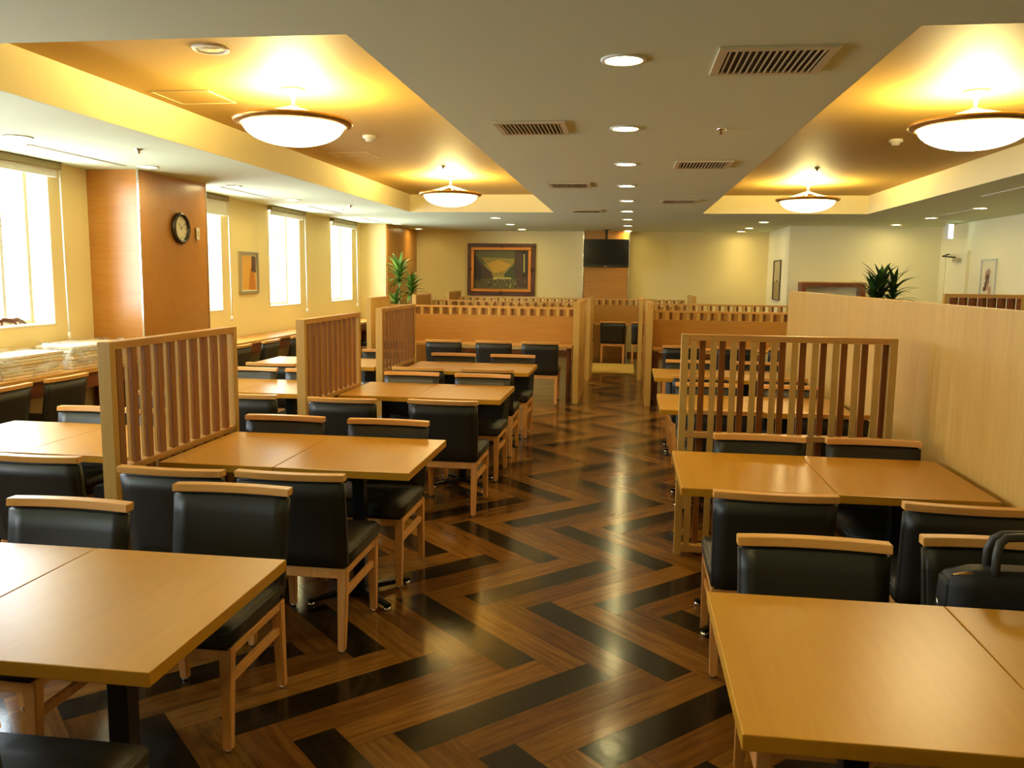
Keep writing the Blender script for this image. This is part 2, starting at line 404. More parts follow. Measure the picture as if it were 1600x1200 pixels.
def vent(x, y, w_, d_, label):
    t = thing('ceiling_vent', label, 'vent', (x, y, H), 0, 'louvred vents of the central ceiling')
    f = .035
    obj('frame', B((-w_/2, w_/2, -d_/2, -d_/2+f, -.012, -.001), (-w_/2, w_/2, d_/2-f, d_/2, -.012, -.001), (-w_/2, -w_/2+f, -d_/2+f, d_/2-f, -.012, -.001), (w_/2-f, w_/2, -d_/2+f, d_/2-f, -.012, -.001)), 'grille_frame', t)
    obj('backing', B((-w_/2+f, w_/2-f, -d_/2+f, d_/2-f, -.003, -.001)), 'vent_dark', t)
    bm = bmesh.new(); n = 15
    for i in range(n):
        xx = -w_/2+f+(i+.5)*(w_-2*f)/n; box(bm, xx-.003, xx+.003, -d_/2+f, d_/2-f, -.012, -.003)
    obj('louvres', bm, 'grille_frame', t)
vent(.555, 3.74, .46, .44, 'large louvred ceiling vent in front of the right recess, nearest the camera')
vent(-.615, 5.28, .43, .43, 'louvred ceiling vent left of the second aisle downlight')
vent(.555, 7.03, .44, .44, 'louvred ceiling vent right of the third aisle downlight')
vent(-.615, 8.55, .42, .42, 'louvred ceiling vent left of the fourth aisle downlight')
vent(.56, 10.35, .43, .45, 'louvred ceiling vent right of the fifth aisle downlight')
vent(-.61, 11.9, .42, .42, 'farthest louvred ceiling vent on the left of the aisle lights')
for i, (y0, y1) in enumerate(((2.9, 4.4), (5.75, 6.95), (8.7, 10.0), (11.2, 12.5), (13.5, 14.7))):
    t = thing('ceiling_slot_diffuser', ['long dark slot in the ceiling over the near left window', 'long dark ceiling slot over the window with the bundles', 'long dark ceiling slot just past the clock column', 'long dark ceiling slot beyond the small framed picture', 'long dark ceiling slot over the farthest window'][i], 'air slot', (-4.36, (y0+y1)/2, H), 0, 'air slots along the window wall')
    h = (y1-y0)/2; obj('slot', B((-.012, .012, -h, h, -.004, -.001)), 'blind_rail', t)
    obj('slot_trim', B((-.02, -.012, -h, h, -.006, -.001), (.012, .02, -h, h, -.006, -.001)), 'white_plastic', t)
def disc(name, x, y, z, r, h, mat, label, cat, prof=None, group=None):
    bm = bmesh.new(); lathe(bm, prof or [(0, -h), (r*.8, -h), (r, -h*.6), (r, -.001)], 24)
    o = obj(name, bm, mat, loc=(x, y, z)); tag(o, label, cat, group); return o
t = thing('ceiling_speaker', 'round ceiling speaker in the near end of the left recess', 'speaker', (-2.19, 4.3, CT))
bm = bmesh.new(); lathe(bm, [(0, -.006), (.075, -.006), (.075, -.001)], 28); obj('grille', bm, 'sill', t)
bm = bmesh.new(); lathe(bm, [(.075, -.001), (.095, -.001), (.092, -.011), (.078, -.011), (.075, -.001)], 28); obj('ring', bm, 'white_plastic', t)
for x, y, lab in ((-2.2, 7.05, 'smoke detector on the left recess ceiling behind the big bowl lamp'), (2.14, 7.49, 'smoke detector on the right recess ceiling behind the big bowl lamp')):
    disc('smoke_detector', x, y, CT, .055, .04, 'white_plastic', lab, 'smoke detector', [(0, -.045), (.03, -.045), (.034, -.025), (.055, -.02), (.055, -.001)])
for x, y, z, lab in ((.53, 5.39, H, 'small round sprinkler head between the vents right of the aisle lights'), (-3.65, 6.0, H, 'small round sprinkler head in the ceiling left of the left recess'),
                     (-2.0, 9.0, CT, 'small sprinkler head in front of the far left bowl lamp'), (1.9, 9.3, CT, 'small sprinkler head in front of the far right bowl lamp'), (-3.7, 11.0, H, 'small sprinkler head far along the window side ceiling')):
    disc('sprinkler_head', x, y, z, .025, .03, 'chrome', lab, 'sprinkler', [(0, -.035), (.012, -.035), (.012, -.015), (.03, -.008), (.03, -.001)])
for x, y, lab in ((-3.1, 5.45, 'square access hatch outline in the left recess ceiling, left of the big bowl lamp'), (-2.9, 8.15, 'square access hatch outline in the left recess ceiling, in front of the far bowl lamp')):
    t = thing('access_hatch', lab, 'hatch', (x+.2, y, CT)); obj('hatch_panel', B((-.19, .19, -.19, .19, -.004, -.001)), 'cove_gold', t)
    obj('hatch_frame', B((-.2, .2, -.2, -.19, -.007, -.001), (-.2, .2, .19, .2, -.007, -.001), (-.2, -.19, -.19, .19, -.007, -.001), (.19, .2, -.19, .19, -.007, -.001)), 'sill', t)
for x, y, lab in ((3.7, 9.1, 'pale linear air slot in the ceiling right of the right recess, the nearer one'), (4.25, 11.9, 'pale linear air slot in the ceiling near the right wall, the farther one')):
    o = obj('linear_air_slot', B((-.03, .03, -.6, .6, -.006, -.001)), 'white_plastic', loc=(x, y, H)); tag(o, lab, 'air slot')

# ------------------------------------------------------------------ chairs
def make_chair():
    t = thing('dining_chair', '', 'chair')
    # seat cushion
    bm = bmesh.new(); box(bm, -.225, .225, -.215, .245, .365, .44)
    bmesh.ops.subdivide_edges(bm, edges=bm.edges[:], cuts=3, use_grid_fill=True)
    for v in bm.verts:
        if v.co.z > .43: v.co.z += .008*(1-(v.co.x/.225)**2)*(1-((v.co.y-.015)/.23)**2)
        k = 1-(.018 if v.co.z < .37 else 0); v.co.x *= k
    bmesh.ops.bevel(bm, geom=[e for e in bm.edges if len(e.link_faces) == 2 and e.calc_face_angle(0) > 1.0], offset=.012, segments=3, affect='EDGES')
    for f in bm.faces: f.smooth = True
    obj('seat', bm, 'leather', t)
    # backrest: curved reclining slab
    def slab(z0, z1, x_half0, x_half1, th0, th1, nx, nz, yb=lambda q: -.235-.06*q, curve=.022, bev=.012, sm=True):
        bm = bmesh.new(); G = {}
        for s in (0, 1):
            for i in range(nx+1):
                for j in range(nz+1):
                    q = j/nz; z = z0+(z1-z0)*q; g = (z-.365)/.42
                    xh = x_half0+(x_half1-x_half0)*q; x = -xh+2*xh*i/nx; th = th0+(th1-th0)*q
                    y = yb(g)-curve*(1-(x/xh)**2)*g+(th if s else 0)
                    G[s, i, j] = bm.verts.new((x, y, z))
        for i in range(nx):
            for j in range(nz):
                bm.faces.new((G[0, i, j], G[0, i+1, j], G[0, i+1, j+1], G[0, i, j+1])); bm.faces.new((G[1, i, j], G[1, i, j+1], G[1, i+1, j+1], G[1, i+1, j]))
        for i in range(nx):
            bm.faces.new((G[0, i, 0], G[1, i, 0], G[1, i+1, 0], G[0, i+1, 0])); bm.faces.new((G[0, i, nz], G[0, i+1, nz], G[1, i+1, nz], G[1, i, nz]))
        for j in range(nz):
            bm.faces.new((G[0, 0, j], G[0, 0, j+1], G[1, 0, j+1], G[1, 0, j])); bm.faces.new((G[0, nx, j], G[1, nx, j], G[1, nx, j+1], G[0, nx, j+1]))
        bmesh.ops.recalc_face_normals(bm, faces=bm.faces[:])
        es = [e for e in bm.edges if len(e.link_faces) == 2 and e.calc_face_angle(0) > 1.0]
        bmesh.ops.bevel(bm, geom=es, offset=bev, segments=3, affect='EDGES')
        for f in bm.faces: f.smooth = sm
        return bm
    obj('backrest', slab(.365, .758, .222, .232, .055, .042, 8, 5), 'leather', t)
    obj('top_rail', slab(.757, .785, .234, .234, .046, .046, 8, 1, yb=lambda q: -.237-.06*q, bev=.002, sm=False), 'rail_wood', t)
    for sx in (-1, 1):
        for sy in (-1, 1):
            x, y = sx*.2, sy*.205
            bm = bmesh.new()
            bx, by = x, y+(-.03 if sy < 0 else .012)
            hexa(bm, sq(bx, by, .012, .015), sq(x, y, .366, .021), .003)
            lg = obj('leg', bm, 'leg_wood', t)
            bm = bmesh.new(); lathe(bm, [(0, 0), (.011, 0), (.012, .013), (0, .013)], 12, bx, by); obj('glide', bm, 'chrome', lg)
    obj('seat_frame', B((-.18, .18, -.222, -.19, .32, .364), (-.18, .18, .188, .222, .325, .364), (-.218, -.19, -.185, .185, .335, .364), (.19, .218, -.185, .185, .335, .364), bevel=.003), 'leg_wood', t)
    for sx in (-1, 1):
        bm = bmesh.new(); x = sx*.2
        hexa(bm, [(x-.011, -.2, .232), (x+.011, -.2, .232), (x+.011, .19, .232), (x-.011, .19, .232)], [(x-.011, -.2, .262), (x+.011, -.2, .262), (x+.011, .19, .262), (x-.011, .19, .262)], .003)
        obj('stretcher', bm, 'leg_wood', t)
    return t
chair0 = make_chair(); used = [False]
def chair(x, ytop, face, label, group, turn=0, scale=1):
    """x centre, ytop = where the top of the backrest stands; face 'n' looks away from the camera, 's' looks at it"""
    if face == 'n': loc, rz = (x, ytop+.29, 0), 0
    elif face == 's': loc, rz = (x, ytop-.29, 0), PI
    else: loc, rz = (x-.29, ytop, 0), PI/2
    rz += turn+random.uniform(-.012, .012)
    if not used[0]:
        used[0] = True; chair0.location = loc; chair0.rotation_euler = (0, 0, rz); chair0['label'] = label; chair0['group'] = group
        return chair0
    return dup(chair0, loc, rz, label, group)
GL, GM, GR = 'chairs at the tables left of the aisle', 'chairs at the tables by the window side', 'chairs at the tables right of the aisle'
BC = 'black leather chair '
# left block (columns of tables L1..L4)
chair(-1.485, 3.0, 's', BC+'facing us behind the nearest left table, nearer the aisle', GL, .01)
chair(-1.955, 2.70, 's', BC+'tucked far under the nearest left table on its left', GL, .0)
chair(-1.36, 1.28, 'n', 'black chair seat just visible under the bottom left corner of the photo', GL)
chair(-1.87, 3.20, 'n', BC+'its back to us at the second left table, beside the slatted screen', GL)
chair(-1.36, 3.22, 'n', BC+'its back to us at the second left table, nearest the aisle', GL)
chair(-1.93, 4.56, 's', BC+'facing us behind the second left table, next to the screen end', GL)
chair(-1.32, 4.55, 's', BC+'facing us behind the second left table, on the aisle side', GL)
chair(-1.85, 5.27, 'n', BC+'its back to us at the third left table, by the middle screen', GL)
chair(-1.18, 5.32, 'n', BC+'its whole back shown to the aisle at the third left table', GL)
chair(-1.78, 6.85, 's', BC+'facing us behind the third left table, window side', GL)
chair(-1.18, 6.85, 's', BC+'facing us behind the third left table, aisle side', GL)
chair(-1.82, 7.2, 'n', BC+'its back to us at the fourth left table, window side', GL)
chair(-1.2, 7.2, 'n', BC+'its back to us at the fourth left table, aisle side', GL)
chair(-1.79, 8.62, 's', BC+'facing us behind the fourth left table, window side', GL)
chair(-1.17, 8.62, 's', BC+'facing us behind the fourth left table, aisle side', GL)
# window block (M1..M3)
chair(-2.6, 3.32, 'n', BC+'its back to us at the left photo edge beside the first screen', GM)
chair(-3.15, 4.62, 's', BC+'facing us behind the sunlit near window-side table', GM)
chair(-2.62, 4.62, 's', BC+'hidden behind the first screen, behind the sunlit table', GM)
chair(-2.55, 5.30, 'n', BC+'its back to us at the second window-side table', GM)
chair(-3.15, 5.30, 'n', BC+'at the second window-side table, partly behind the first screen', GM)
chair(-3.20, 6.86, 's', BC+'facing us behind the second window-side table, seen between two screens', GM)
chair(-2.66, 6.86, 's', BC+'facing us behind the second window-side table, beside the middle screen', GM)
chair(-3.2, 7.22, 'n', BC+'its back to us at the third window-side table', GM)
chair(-2.62, 8.85, 's', BC+'facing us behind the third window-side table, beside the third screen', GM)
# right block
chair(.60, 2.70, 's', BC+'facing us, wholly visible behind the nearest right table', GR)
chair(1.19, 2.80, 's', BC+'with the black briefcase standing on its seat', GR)
chair(.585, 3.25, 'n', BC+'its back to us at the second right table, nearest the aisle', GR)
chair(1.28, 3.19, 'n', BC+'turned slightly, at the second right table beside the tall wood panel', GR, -.05)
chair(.70, 4.50, 's', BC+'facing us between the second right table and slatted screen, aisle side', GR)
chair(1.27, 4.49, 's', BC+'facing us between the second right table and slatted screen, panel side', GR)
for x, s in ((.62, 'aisle side'), (1.25, 'panel side')):
    chair(x, 5.3, 'n', BC+'just behind the right slatted screen, '+s, GR)
    chair(x, 6.68, 's', BC+'facing us behind the third right table, '+s, GR)
    chair(x, 7.15, 'n', BC+'its back to us at the fourth right table, '+s, GR)
    chair(x, 8.53, 's', BC+'facing us behind the fourth right table, '+s, GR)
chair(.62, 1.25, 'n', 'black chair whose legs show under the nearest right table', GR)
# chairs at the counters
GA = 'chairs at the counters under the low cross screens'
for x, s in ((-2.9, 'leftmost, half hidden by the third screen'), (-2.29, 'second from the left'), (-1.65, 'second from the right'), (-1.07, 'rightmost, its legs seen from the aisle')):
    chair(x, 10.35, 'n', BC+'at the left cross screen counter, '+s, GA)
for x, s in ((.66, 'nearest the aisle'), (1.28, 'middle'), (1.9, 'farthest right')):
    chair(x, 10.3, 'n', BC+'at the right cross screen counter, '+s, GA)
for x, s in ((-.85, 'left'), (-.27, 'middle'), (.30, 'right')):
    chair(x, 15.62, 'n', BC+'at the aisle end counter under the television, '+s, GA)
GW = 'chairs at the wall counter under the windows'
for y, s in ((4.7, 'outside the left edge'), (5.30, 'at the left photo edge'), (5.94, 'in front of the wrapped bundles'), (8.92, 'first after the clock column'), (9.72, 'under the small framed picture'), (10.6, 'third after the clock column'), (11.6, 'fourth after the clock column'), (12.5, 'near the far windows'), (14.1, 'farthest along the wall')):
    chair(-4.27, y, 'w', BC+'facing the window wall counter, '+s, GW)

# ------------------------------------------------------------------ tables
def make_table():
    t = thing('dining_table', '', 'table')
    hw, hd = .325, .40
    bm = bmesh.new(); box(bm, -hw+.001, hw-.001, -hd, hd, .664, .70, bevel=.003); obj('tabletop', bm, 'table_wood', t)
    bm = bmesh.new(); box(bm, -.03, .03, -.03, .03, .05, .655, bevel=.004); obj('pedestal', bm, 'black_metal', t)
    obj('mounting_plate', B((-.15, .15, -.2, .2, .654, .664)), 'black_metal', t)
    for sx in (-1, 1):
        for sy in (-1, 1):
            bm = bmesh.new(); d = Vector((sx*.2, sy*.19, 0)); n = Vector((-d.y, d.x, 0)).normalized()*.022
            a = d.normalized()*.02
            bot = [a-n, d-n*.7, d+n*.7, a+n]; 
            hexa(bm, [(*p.xy, .018) for p in bot], [(*p.xy, .05 if i in (0, 3) else .032) for i, p in enumerate(bot)], .003)
            f = obj('foot', bm, 'black_metal', t)
            bm = bmesh.new(); lathe(bm, [(0, 0), (.018, 0), (.018, .012), (.008, .019), (0, .019)], 12, d.x*.95, d.y*.95); obj('glide', bm, 'chrome', f)
    return t
tab0 = make_table(); tused = [False]
def table(x, y, label, group, sy=1.0, off=-.12, sx=1.0):
    if not tused[0]:
        tused[0] = True; t = tab0; t.location = (x, y, 0); t['label'] = label; t['group'] = group
    else: t = dup(tab0, (x, y, 0), 0, label, group)
    t.scale = (sx, sy, 1)
    for c in kids(t):
        if not c.name.startswith('tabletop'): c.location.y = off/sy
TT = 'beech topped table, '
for i, (yc, xr, sy, s) in enumerate(((2.06, -1.045, .97, 'nearest left pair'), (4.05, -.965, 1.0, 'second left pair'), (6.38, -.90, 1.0, 'third left pair'), (8.13, -.90, 1.0, 'fourth left pair'))):
    table(xr-.325, yc, TT+s+', aisle half', 'tables left of the aisle', sy, 0 if i == 0 else -.12)
    if i == 0: table(xr-.975, yc, TT+s+', window half', 'tables left of the aisle', sy, 0)
    else: table(xr-.65-.287, yc, TT+s+', screen half', 'tables left of the aisle', sy, -.12, .88)
for yc, xr, s in ((4.12, -2.32, 'bleached by daylight beside the first screen'), (6.35, -2.27, 'seen between the first two screens'), (8.25, -2.42, 'seen left of the middle screen, farther back')):
    table(xr-.325, yc, TT+s+', screen half', 'tables on the window side', 1.0)
    table(xr-.975, yc, TT+s+', window half', 'tables on the window side', 1.0)
for yc, xl, sy, s in ((2.01, .25, .97, 'nearest right pair'), (4.01, .25, .99, 'second right pair'), (6.2, .24, 1.0, 'third right pair behind the slats'), (8.05, .255, 1.0, 'fourth right pair behind the slats')):
    table(xl+.325, yc, TT+s+', aisle half', 'tables right of the aisle', sy, 0 if yc < 3 else -.12)
    table(xl+.975, yc, TT+s+', panel half', 'tables right of the aisle', sy, 0 if yc < 3 else -.12)

# ------------------------------------------------------------------ screens and partitions
def slat_screen(x, y, rz, L, Ht, label, off, pitch=.11, mat='shaded_slat_wood', mat2='panel_wood', depth=.06, w=.034, midz=.71, group=None, post='panel_wood'):  # default front slats carry the painted shade of the aisle side
    """local x along the length starting at 0"""
    t = thing('slatted_screen', label, 'screen', (x, y, 0), rz, group)
    p = .04; h = depth/2
    for a in (0, L-p):
        bm = bmesh.new(); box(bm, a, a+p, -h, h, 0, Ht, bevel=.002); obj('post', bm, post, t)
    for nme, z0, z1 in (('top_rail', Ht-.035, Ht-.001), ('middle_rail', midz-.015, midz+.015), ('bottom_rail', .02, .06)):
        bm = bmesh.new(); box(bm, p+.0005, L-p-.0005, -h+.001, h-.001, z0, z1, bevel=.002); obj(nme, bm, 'wood_x', t)
    n = int((L-2*p)/pitch)+1; th = .015
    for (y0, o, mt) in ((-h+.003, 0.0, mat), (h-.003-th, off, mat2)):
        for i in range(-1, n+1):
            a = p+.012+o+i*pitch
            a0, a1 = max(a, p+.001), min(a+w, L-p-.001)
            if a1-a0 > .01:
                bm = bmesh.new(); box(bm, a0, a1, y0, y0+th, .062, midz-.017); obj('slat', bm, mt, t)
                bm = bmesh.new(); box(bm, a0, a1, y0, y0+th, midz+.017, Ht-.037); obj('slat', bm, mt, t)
    return t
slat_screen(-2.247, 3.36, PI/2, 1.2, 1.29, 'low slatted wood screen nearest on the left, daylight showing through its gaps', .027, w=.042)
slat_screen(-2.168, 5.38, PI/2, 1.2, 1.29, 'second slatted wood screen from the left, between the second and third tables', .027, w=.042)
slat_screen(-2.235, 7.40, PI/2, 1.22, 1.29, 'third slatted wood screen, in front of the left cross screen', .027, w=.042)
slat_screen(.305, 4.85, 0, 1.16, 1.285, 'slatted wood screen standing right of the aisle before the tall panel', .051, mat='panel_wood', mat2='shaded_slat_wood')  # back slats coloured darker for the shade behind the front layer
slat_screen(3.13, 9.0, 0, .76, 1.475, 'dark brown slatted screen showing above the tall panel at the right photo edge', .049, mat='dark_wood', mat2='shaded_slat_wood', pitch=.09, w=.045)

def panel_fin(x, y, rz, L, Ht, th, label, mat='panel_wood'):
    t = thing('wood_fin_panel', label, 'partition', (x, y, 0), rz)
    bm = bmesh.new(); box(bm, 0, .05, -th/2, th/2, 0, Ht, bevel=.002); obj('post', bm, 'panel_wood', t)
    bm = bmesh.new(); box(bm, .0505, L, -th/2+.004, th/2-.004, .02, Ht-.025); obj('panel', bm, mat, t)
    bm = bmesh.new(); box(bm, .0505, L, -th/2, th/2, Ht-.0245, Ht-.001, bevel=.002); obj('cap_rail', bm, 'wood_x', t)
    bm = bmesh.new(); box(bm, .0505, L, -th/2+.002, th/2-.002, 0, .0195); obj('foot_rail', bm, 'wood_x', t)
panel_fin(-.635, 10.55, PI/2, 1.5, 1.28, .075, 'wood end panel on the left of the aisle, at the near cross screen')
panel_fin(.27, 10.5, PI/2, 1.3, 1.28, .075, 'wood end panel on the right of the aisle, at the near cross screen')
panel_fin(-.60, 13.0, PI/2, 1.3, 1.27, .06, 'narrow wood end panel left of the aisle, behind the nearer one')
panel_fin(.20, 13.2, PI/2, 1.2, 1.27, .06, 'narrow wood end panel right of the aisle, behind the nearer one')
panel_fin(-3.24, 10.3, PI/2, .85, 1.3, .06, 'wood end panel at the window end of the first cross screen')
panel_fin(-3.17, 12.3, PI/2, 1.0, 1.3, .06, 'wood end panel at the window end of the second cross screen', 'board_wood')
panel_fin(-3.2, 14.8, PI/2, 1.1, 1.3, .06, 'farthest wood end panel, just below the large painting', 'board_wood')
panel_fin(1.05, 14.0, PI/2, 1.0, 1.3, .08, 'short wood end panel rising above the right cross screens')
o = None
t = thing('tall_wood_panel', 'tall plain pale wood partition running along the right side of the tables', 'partition', (1.62, 2.6, 0))
bm = bmesh.new(); box(bm, -.022, .022, 0, 6.22, .03, 1.482, bevel=.002); obj('panel', bm, 'panel_wood', t)
bm = bmesh.new(); box(bm, -.015, .015, .02, 6.2, 0, .03); obj('plinth', bm, 'black_metal', t)

def cross_screen(x0, x1, y, Ht, label, zb=.70, counter=True, zs=None):
    t = thing('cross_screen', label, 'partition', (x0, y, 0), 0, 'low cross screens with a slatted band'); L = x1-x0
    zs = zs or Ht-.12
    bm = bmesh.new(); box(bm, 0, L, -.03, .03, Ht-.025, Ht, bevel=.002); obj('top_rail', bm, 'wood_x', t)
    bm = bmesh.new(); box(bm, .001, L-.001, -.028, .028, zb, zs, bevel=.001); obj('panel', bm, 'board_wood', t)
    for a in (0, L-.04): obj('post', B((a, a+.04, -.028, .028, 0, zb-.001)), 'wood_z', t)
    for a in (0, L-.03): obj('end_stile', B((a, a+.03, -.028, .028, zs+.001, Ht-.0255)), 'wood_z', t)
    n = int((L-.06)/.131)
    for i in range(n+1):
        for yy, o in ((-.027, 0.0), (.012, .05)):
            a = .035+i*.131+o
            if a+.036 < L-.031:
                bm = bmesh.new(); box(bm, a, a+.036, yy, yy+.015, zs+.001, Ht-.0255); obj('slat', bm, 'panel_wood' if yy < 0 else 'shaded_slat_wood', t)  # back row gets the darker copy, shade between the layers painted in
def counter(x0, x1, y0, y1, z, label, mat='wood_x'):
    t = thing('counter', label, 'counter', (x0, (y0+y1)/2, 0), 0, 'narrow counters'); L = x1-x0; h = (y1-y0)/2
    bm = bmesh.new(); box(bm, 0, L, -h, h, z-.03, z, bevel=.002); obj('worktop', bm, mat, t)
    for a in (.03, L-.07): obj('support', B((a, a+.04, -h+.05, h-.02, 0, z-.031)), 'dark_wood', t)
cross_screen(-3.2, -.68, 11.14, 1.19, 'near cross screen left of the aisle, slatted band over a plain board')
cross_screen(.32, 2.05, 11.12, 1.175, 'near cross screen right of the aisle, half hidden by the slatted screen')
cross_screen(-3.12, -.64, 13.25, 1.20, 'second cross screen left of the aisle, only its slats showing')
cross_screen(.24, 2.5, 13.25, 1.20, 'second cross screen right of the aisle, only its slats showing')
cross_screen(-3.15, -.64, 15.5, 1.20, 'third cross screen left of the aisle, under the large painting')
cross_screen(.45, 1.0, 15.4, 1.20, 'third cross screen right of the aisle, short stretch above the others')
cross_screen(-1.05, .55, 16.4, 1.18, 'cross screen closing the far end of the aisle below the television')
counter(-3.18, -.70, 10.76, 11.108, .71, 'narrow wood counter with chairs on the left near cross screen')
counter(.33, 2.03, 10.74, 11.088, .70, 'narrow wood counter with chairs on the right near cross screen')
counter(-1.0, .5, 16.02, 16.368, .71, 'narrow wood counter at the end of the aisle')
bm = bmesh.new(); box(bm, -.655, .13, 14.0, 15.5, .001, .02, bevel=.004)
tag(obj('floor_mat', bm, 'mat_pale'), 'pale flat floor mat lying across the far end of the aisle', 'mat')

def wall_counter(y0, y1, label):
    t = thing('wall_counter', label, 'counter', (-4.89, (y0+y1)/2, 0), 0, 'counters fixed along the window wall'); h = (y1-y0)/2
    bm = bmesh.new(); box(bm, 0, .47, -h, h, .75, .785, bevel=.002); obj('worktop', bm, 'wood_y', t)
    obj('apron', B((.40, .42, -h+.002, h-.002, .62, .749)), 'dark_wood', t)
    for a in (-h+.02, h-.05): obj('support', B((.02, .38, a, a+.03, 0, .749)), 'dark_wood', t)
wall_counter(1.2, 7.17, 'wood wall counter under the near windows carrying the wrapped bundles')
wall_counter(8.45, 15.08, 'wood wall counter behind the clock column, running to the far windows')
for i, (y0, y1, hh, lab) in enumerate(((4.75, 5.45, .17, 'clear plastic wrapped stack of paper, cut by the left photo edge'), (5.5, 6.22, .17, 'clear plastic wrapped stack of paper, middle of the wall counter bundles'), (6.27, 7.1, .19, 'clear plastic wrapped stack of paper beside the wood column'))):
    t = thing('wrapped_bundle', lab, 'bundle', (-4.66, (y0+y1)/2, .786), 0, 'wrapped bundles on the wall counter'); h = (y1-y0)/2
    bm = bmesh.new(); n = 7
    for k in range(n):
        z = hh*k/n; jx, jy = random.uniform(-.012, .012), random.uniform(-.01, .01)
        box(bm, -.16+jx, .17+jx, -h+.03+jy, h-.03+jy, z+.001, z+hh/n-.003, bevel=.002, mi=k % 3)
    obj('paper_sheets', bm, ['paper_stack', 'sill', 'blind'], t)
    bm = bmesh.new(); box(bm, -.185, .195, -h, h, 0, hh+.012)
    bmesh.ops.subdivide_edges(bm, edges=bm.edges[:], cuts=7, use_grid_fill=True)
    for v in bm.verts:
        if v.co.z > .004:
            v.co += Vector((random.uniform(-.006, .008)*(1 if v.co.x > 0 else -1), random.uniform(-.004, .004), random.uniform(-.004, .014)))
    for f in bm.faces: f.smooth = True
    obj('plastic_wrap', bm, 'plastic_wrap', t)
bm = bmesh.new()
tube(bm, [(0, -.16, .03), (.0, -.10, .055), (.01, -.02, .04), (0, .06, .05), (0, .12, .03), (.0, .16, .012)], [.01, .02, .024, .022, .016, .008], 8)
tube(bm, [(0, -.1, .05), (.02, -.14, .012)], .009, 6); tube(bm, [(0, .1, .035), (-.02, .12, .012)], .009, 6); tube(bm, [(0, 0, .04), (.03, .02, .012)], .009, 6)
tag(obj('driftwood_ornament', bm, 'brown_frame', loc=(-5.0, 6.28, 1.136)), 'small dark twisted wood ornament standing on the near window sill', 'ornament')

# ------------------------------------------------------------------ clock, switch plate, pictures
t = thing('wall_clock', 'round wall clock with dark rim and cream dial on the wood column', 'clock', (-4.39, 7.87, 2.015)); t.rotation_euler = (PI/2, 0, PI/2)
bm = bmesh.new(); lathe(bm, [(.118, 0), (.15, 0), (.155, .02), (.14, .04), (.12, .034), (.118, .012), (.118, 0)], 48); obj('rim', bm, 'clock_rim', t)
bm = bmesh.new(); lathe(bm, [(0, .014), (.119, .014), (.119, .002), (0, .002)], 48, smooth=False); f = obj('dial', bm, 'clock_face', t)
bm = bmesh.new()
for k in range(12):
    a = k*PI/6; c, s = math.cos(a), math.sin(a); r0 = .085 if k % 3 == 0 else .094
    n = Vector((-s, c, 0))*.003; p, q = Vector((c*r0, s*r0, 0)), Vector((c*.106, s*.106, 0))
    hexa(bm, [(*(p-n).xy, .0145), (*(q-n).xy, .0145), (*(q+n).xy, .0145), (*(p+n).xy, .0145)], [(*(p-n).xy, .0165), (*(q-n).xy, .0165), (*(q+n).xy, .0165), (*(p+n).xy, .0165)])
obj('hour_marks', bm, 'tv_black', t)
for ang, ln, wd in ((2.2, .06, .006), (.55, .09, .004)):
    bm = bmesh.new(); d = Vector((math.cos(ang), math.sin(ang), 0)); n = Vector((-d.y, d.x, 0))*wd/2
    q = [(-d*.012-n), (d*ln-n*.5), (d*ln+n*.5), (-d*.012+n)]
    hexa(bm, [(*p.xy, .018) for p in q], [(*p.xy, .0205) for p in q]); obj('hand', bm, 'tv_black', t)
t = thing('wall_switch_plate', 'small white control plate beside the wall clock', 'switch', (-4.39, 8.22, 1.98))
obj('plate', B((0, .008, -.03, .03, -.06, .06), bevel=.002), 'white_plastic', t); obj('button', B((.008, .012, -.015, .015, -.03, .03)), 'sill', t)

def poly(bm, pts, d, mi, flip=False):
    """flat piece in the local x-z plane, d in front (towards -y)"""
    f = bm.faces.new([bm.verts.new((x, -d, z)) for x, z in pts]); f.material_index = mi
for nme, c in (('paint_sky', (150, 128, 40)), ('paint_glow', (196, 150, 40)), ('paint_dusk', (96, 92, 40)), ('paint_house', (74, 50, 22)), ('paint_house_dark', (52, 38, 18)), ('paint_green', (66, 74, 28)), ('paint_street', (90, 82, 30)), ('paint_light', (190, 176, 84)), ('paint_red', (120, 54, 26)),
               ('art_yellow', (214, 160, 70)), ('art_orange', (190, 118, 44)), ('art_dark', (92, 64, 50)), ('art_paper', (226, 220, 188)), ('art_pink', (200, 150, 130)), ('art_blue', (130, 140, 150)), ('art_sepia', (150, 130, 88)), ('art_sepia_light', (190, 172, 126)), ('art_mast', (70, 56, 36))):
    plain(nme, srgb(*c), .55, nscale=25, var=.22, bstr=.3, bdist=.003)
t = thing('large_painting', 'large gold and brown framed street painting on the far wall', 'painting', (-2.61, YF-.001, 1.715))
PW, PH = .70, .53
def frame_bm(w_, h_, f, y0, y1, bev=.008):
    bm = bmesh.new()
    box(bm, -w_, w_, y0, y1, h_-f, h_, bevel=bev); box(bm, -w_, w_, y0, y1, -h_, -h_+f, bevel=bev)
    box(bm, -w_, -w_+f, y0, y1, -h_+f, h_-f, bevel=bev); box(bm, w_-f, w_, y0, y1, -h_+f, h_-f, bevel=bev); return bm
obj('outer_frame', frame_bm(PW, PH, .075, -.06, -.002), 'brown_frame', t)
obj('gilt_frame', frame_bm(PW-.076, PH-.076, .06, -.075, -.004), 'gold_frame', t)
bm = bmesh.new()
for a, b in ((0, PH-.06), (0, -PH+.06), (PW-.06, 0), (-PW+.06, 0)):
    lathe(bm, [(0, 0), (.035, .0), (.03, .014), (0, .02)], 12)
    for v in bm.verts[-38:]: pass
    new = [v for v in bm.verts if not v.tag]
    for v in new: v.co = Vector((a+v.co.x*1.3, -.06-v.co.z, b+v.co.y*1.3)); v.tag = True
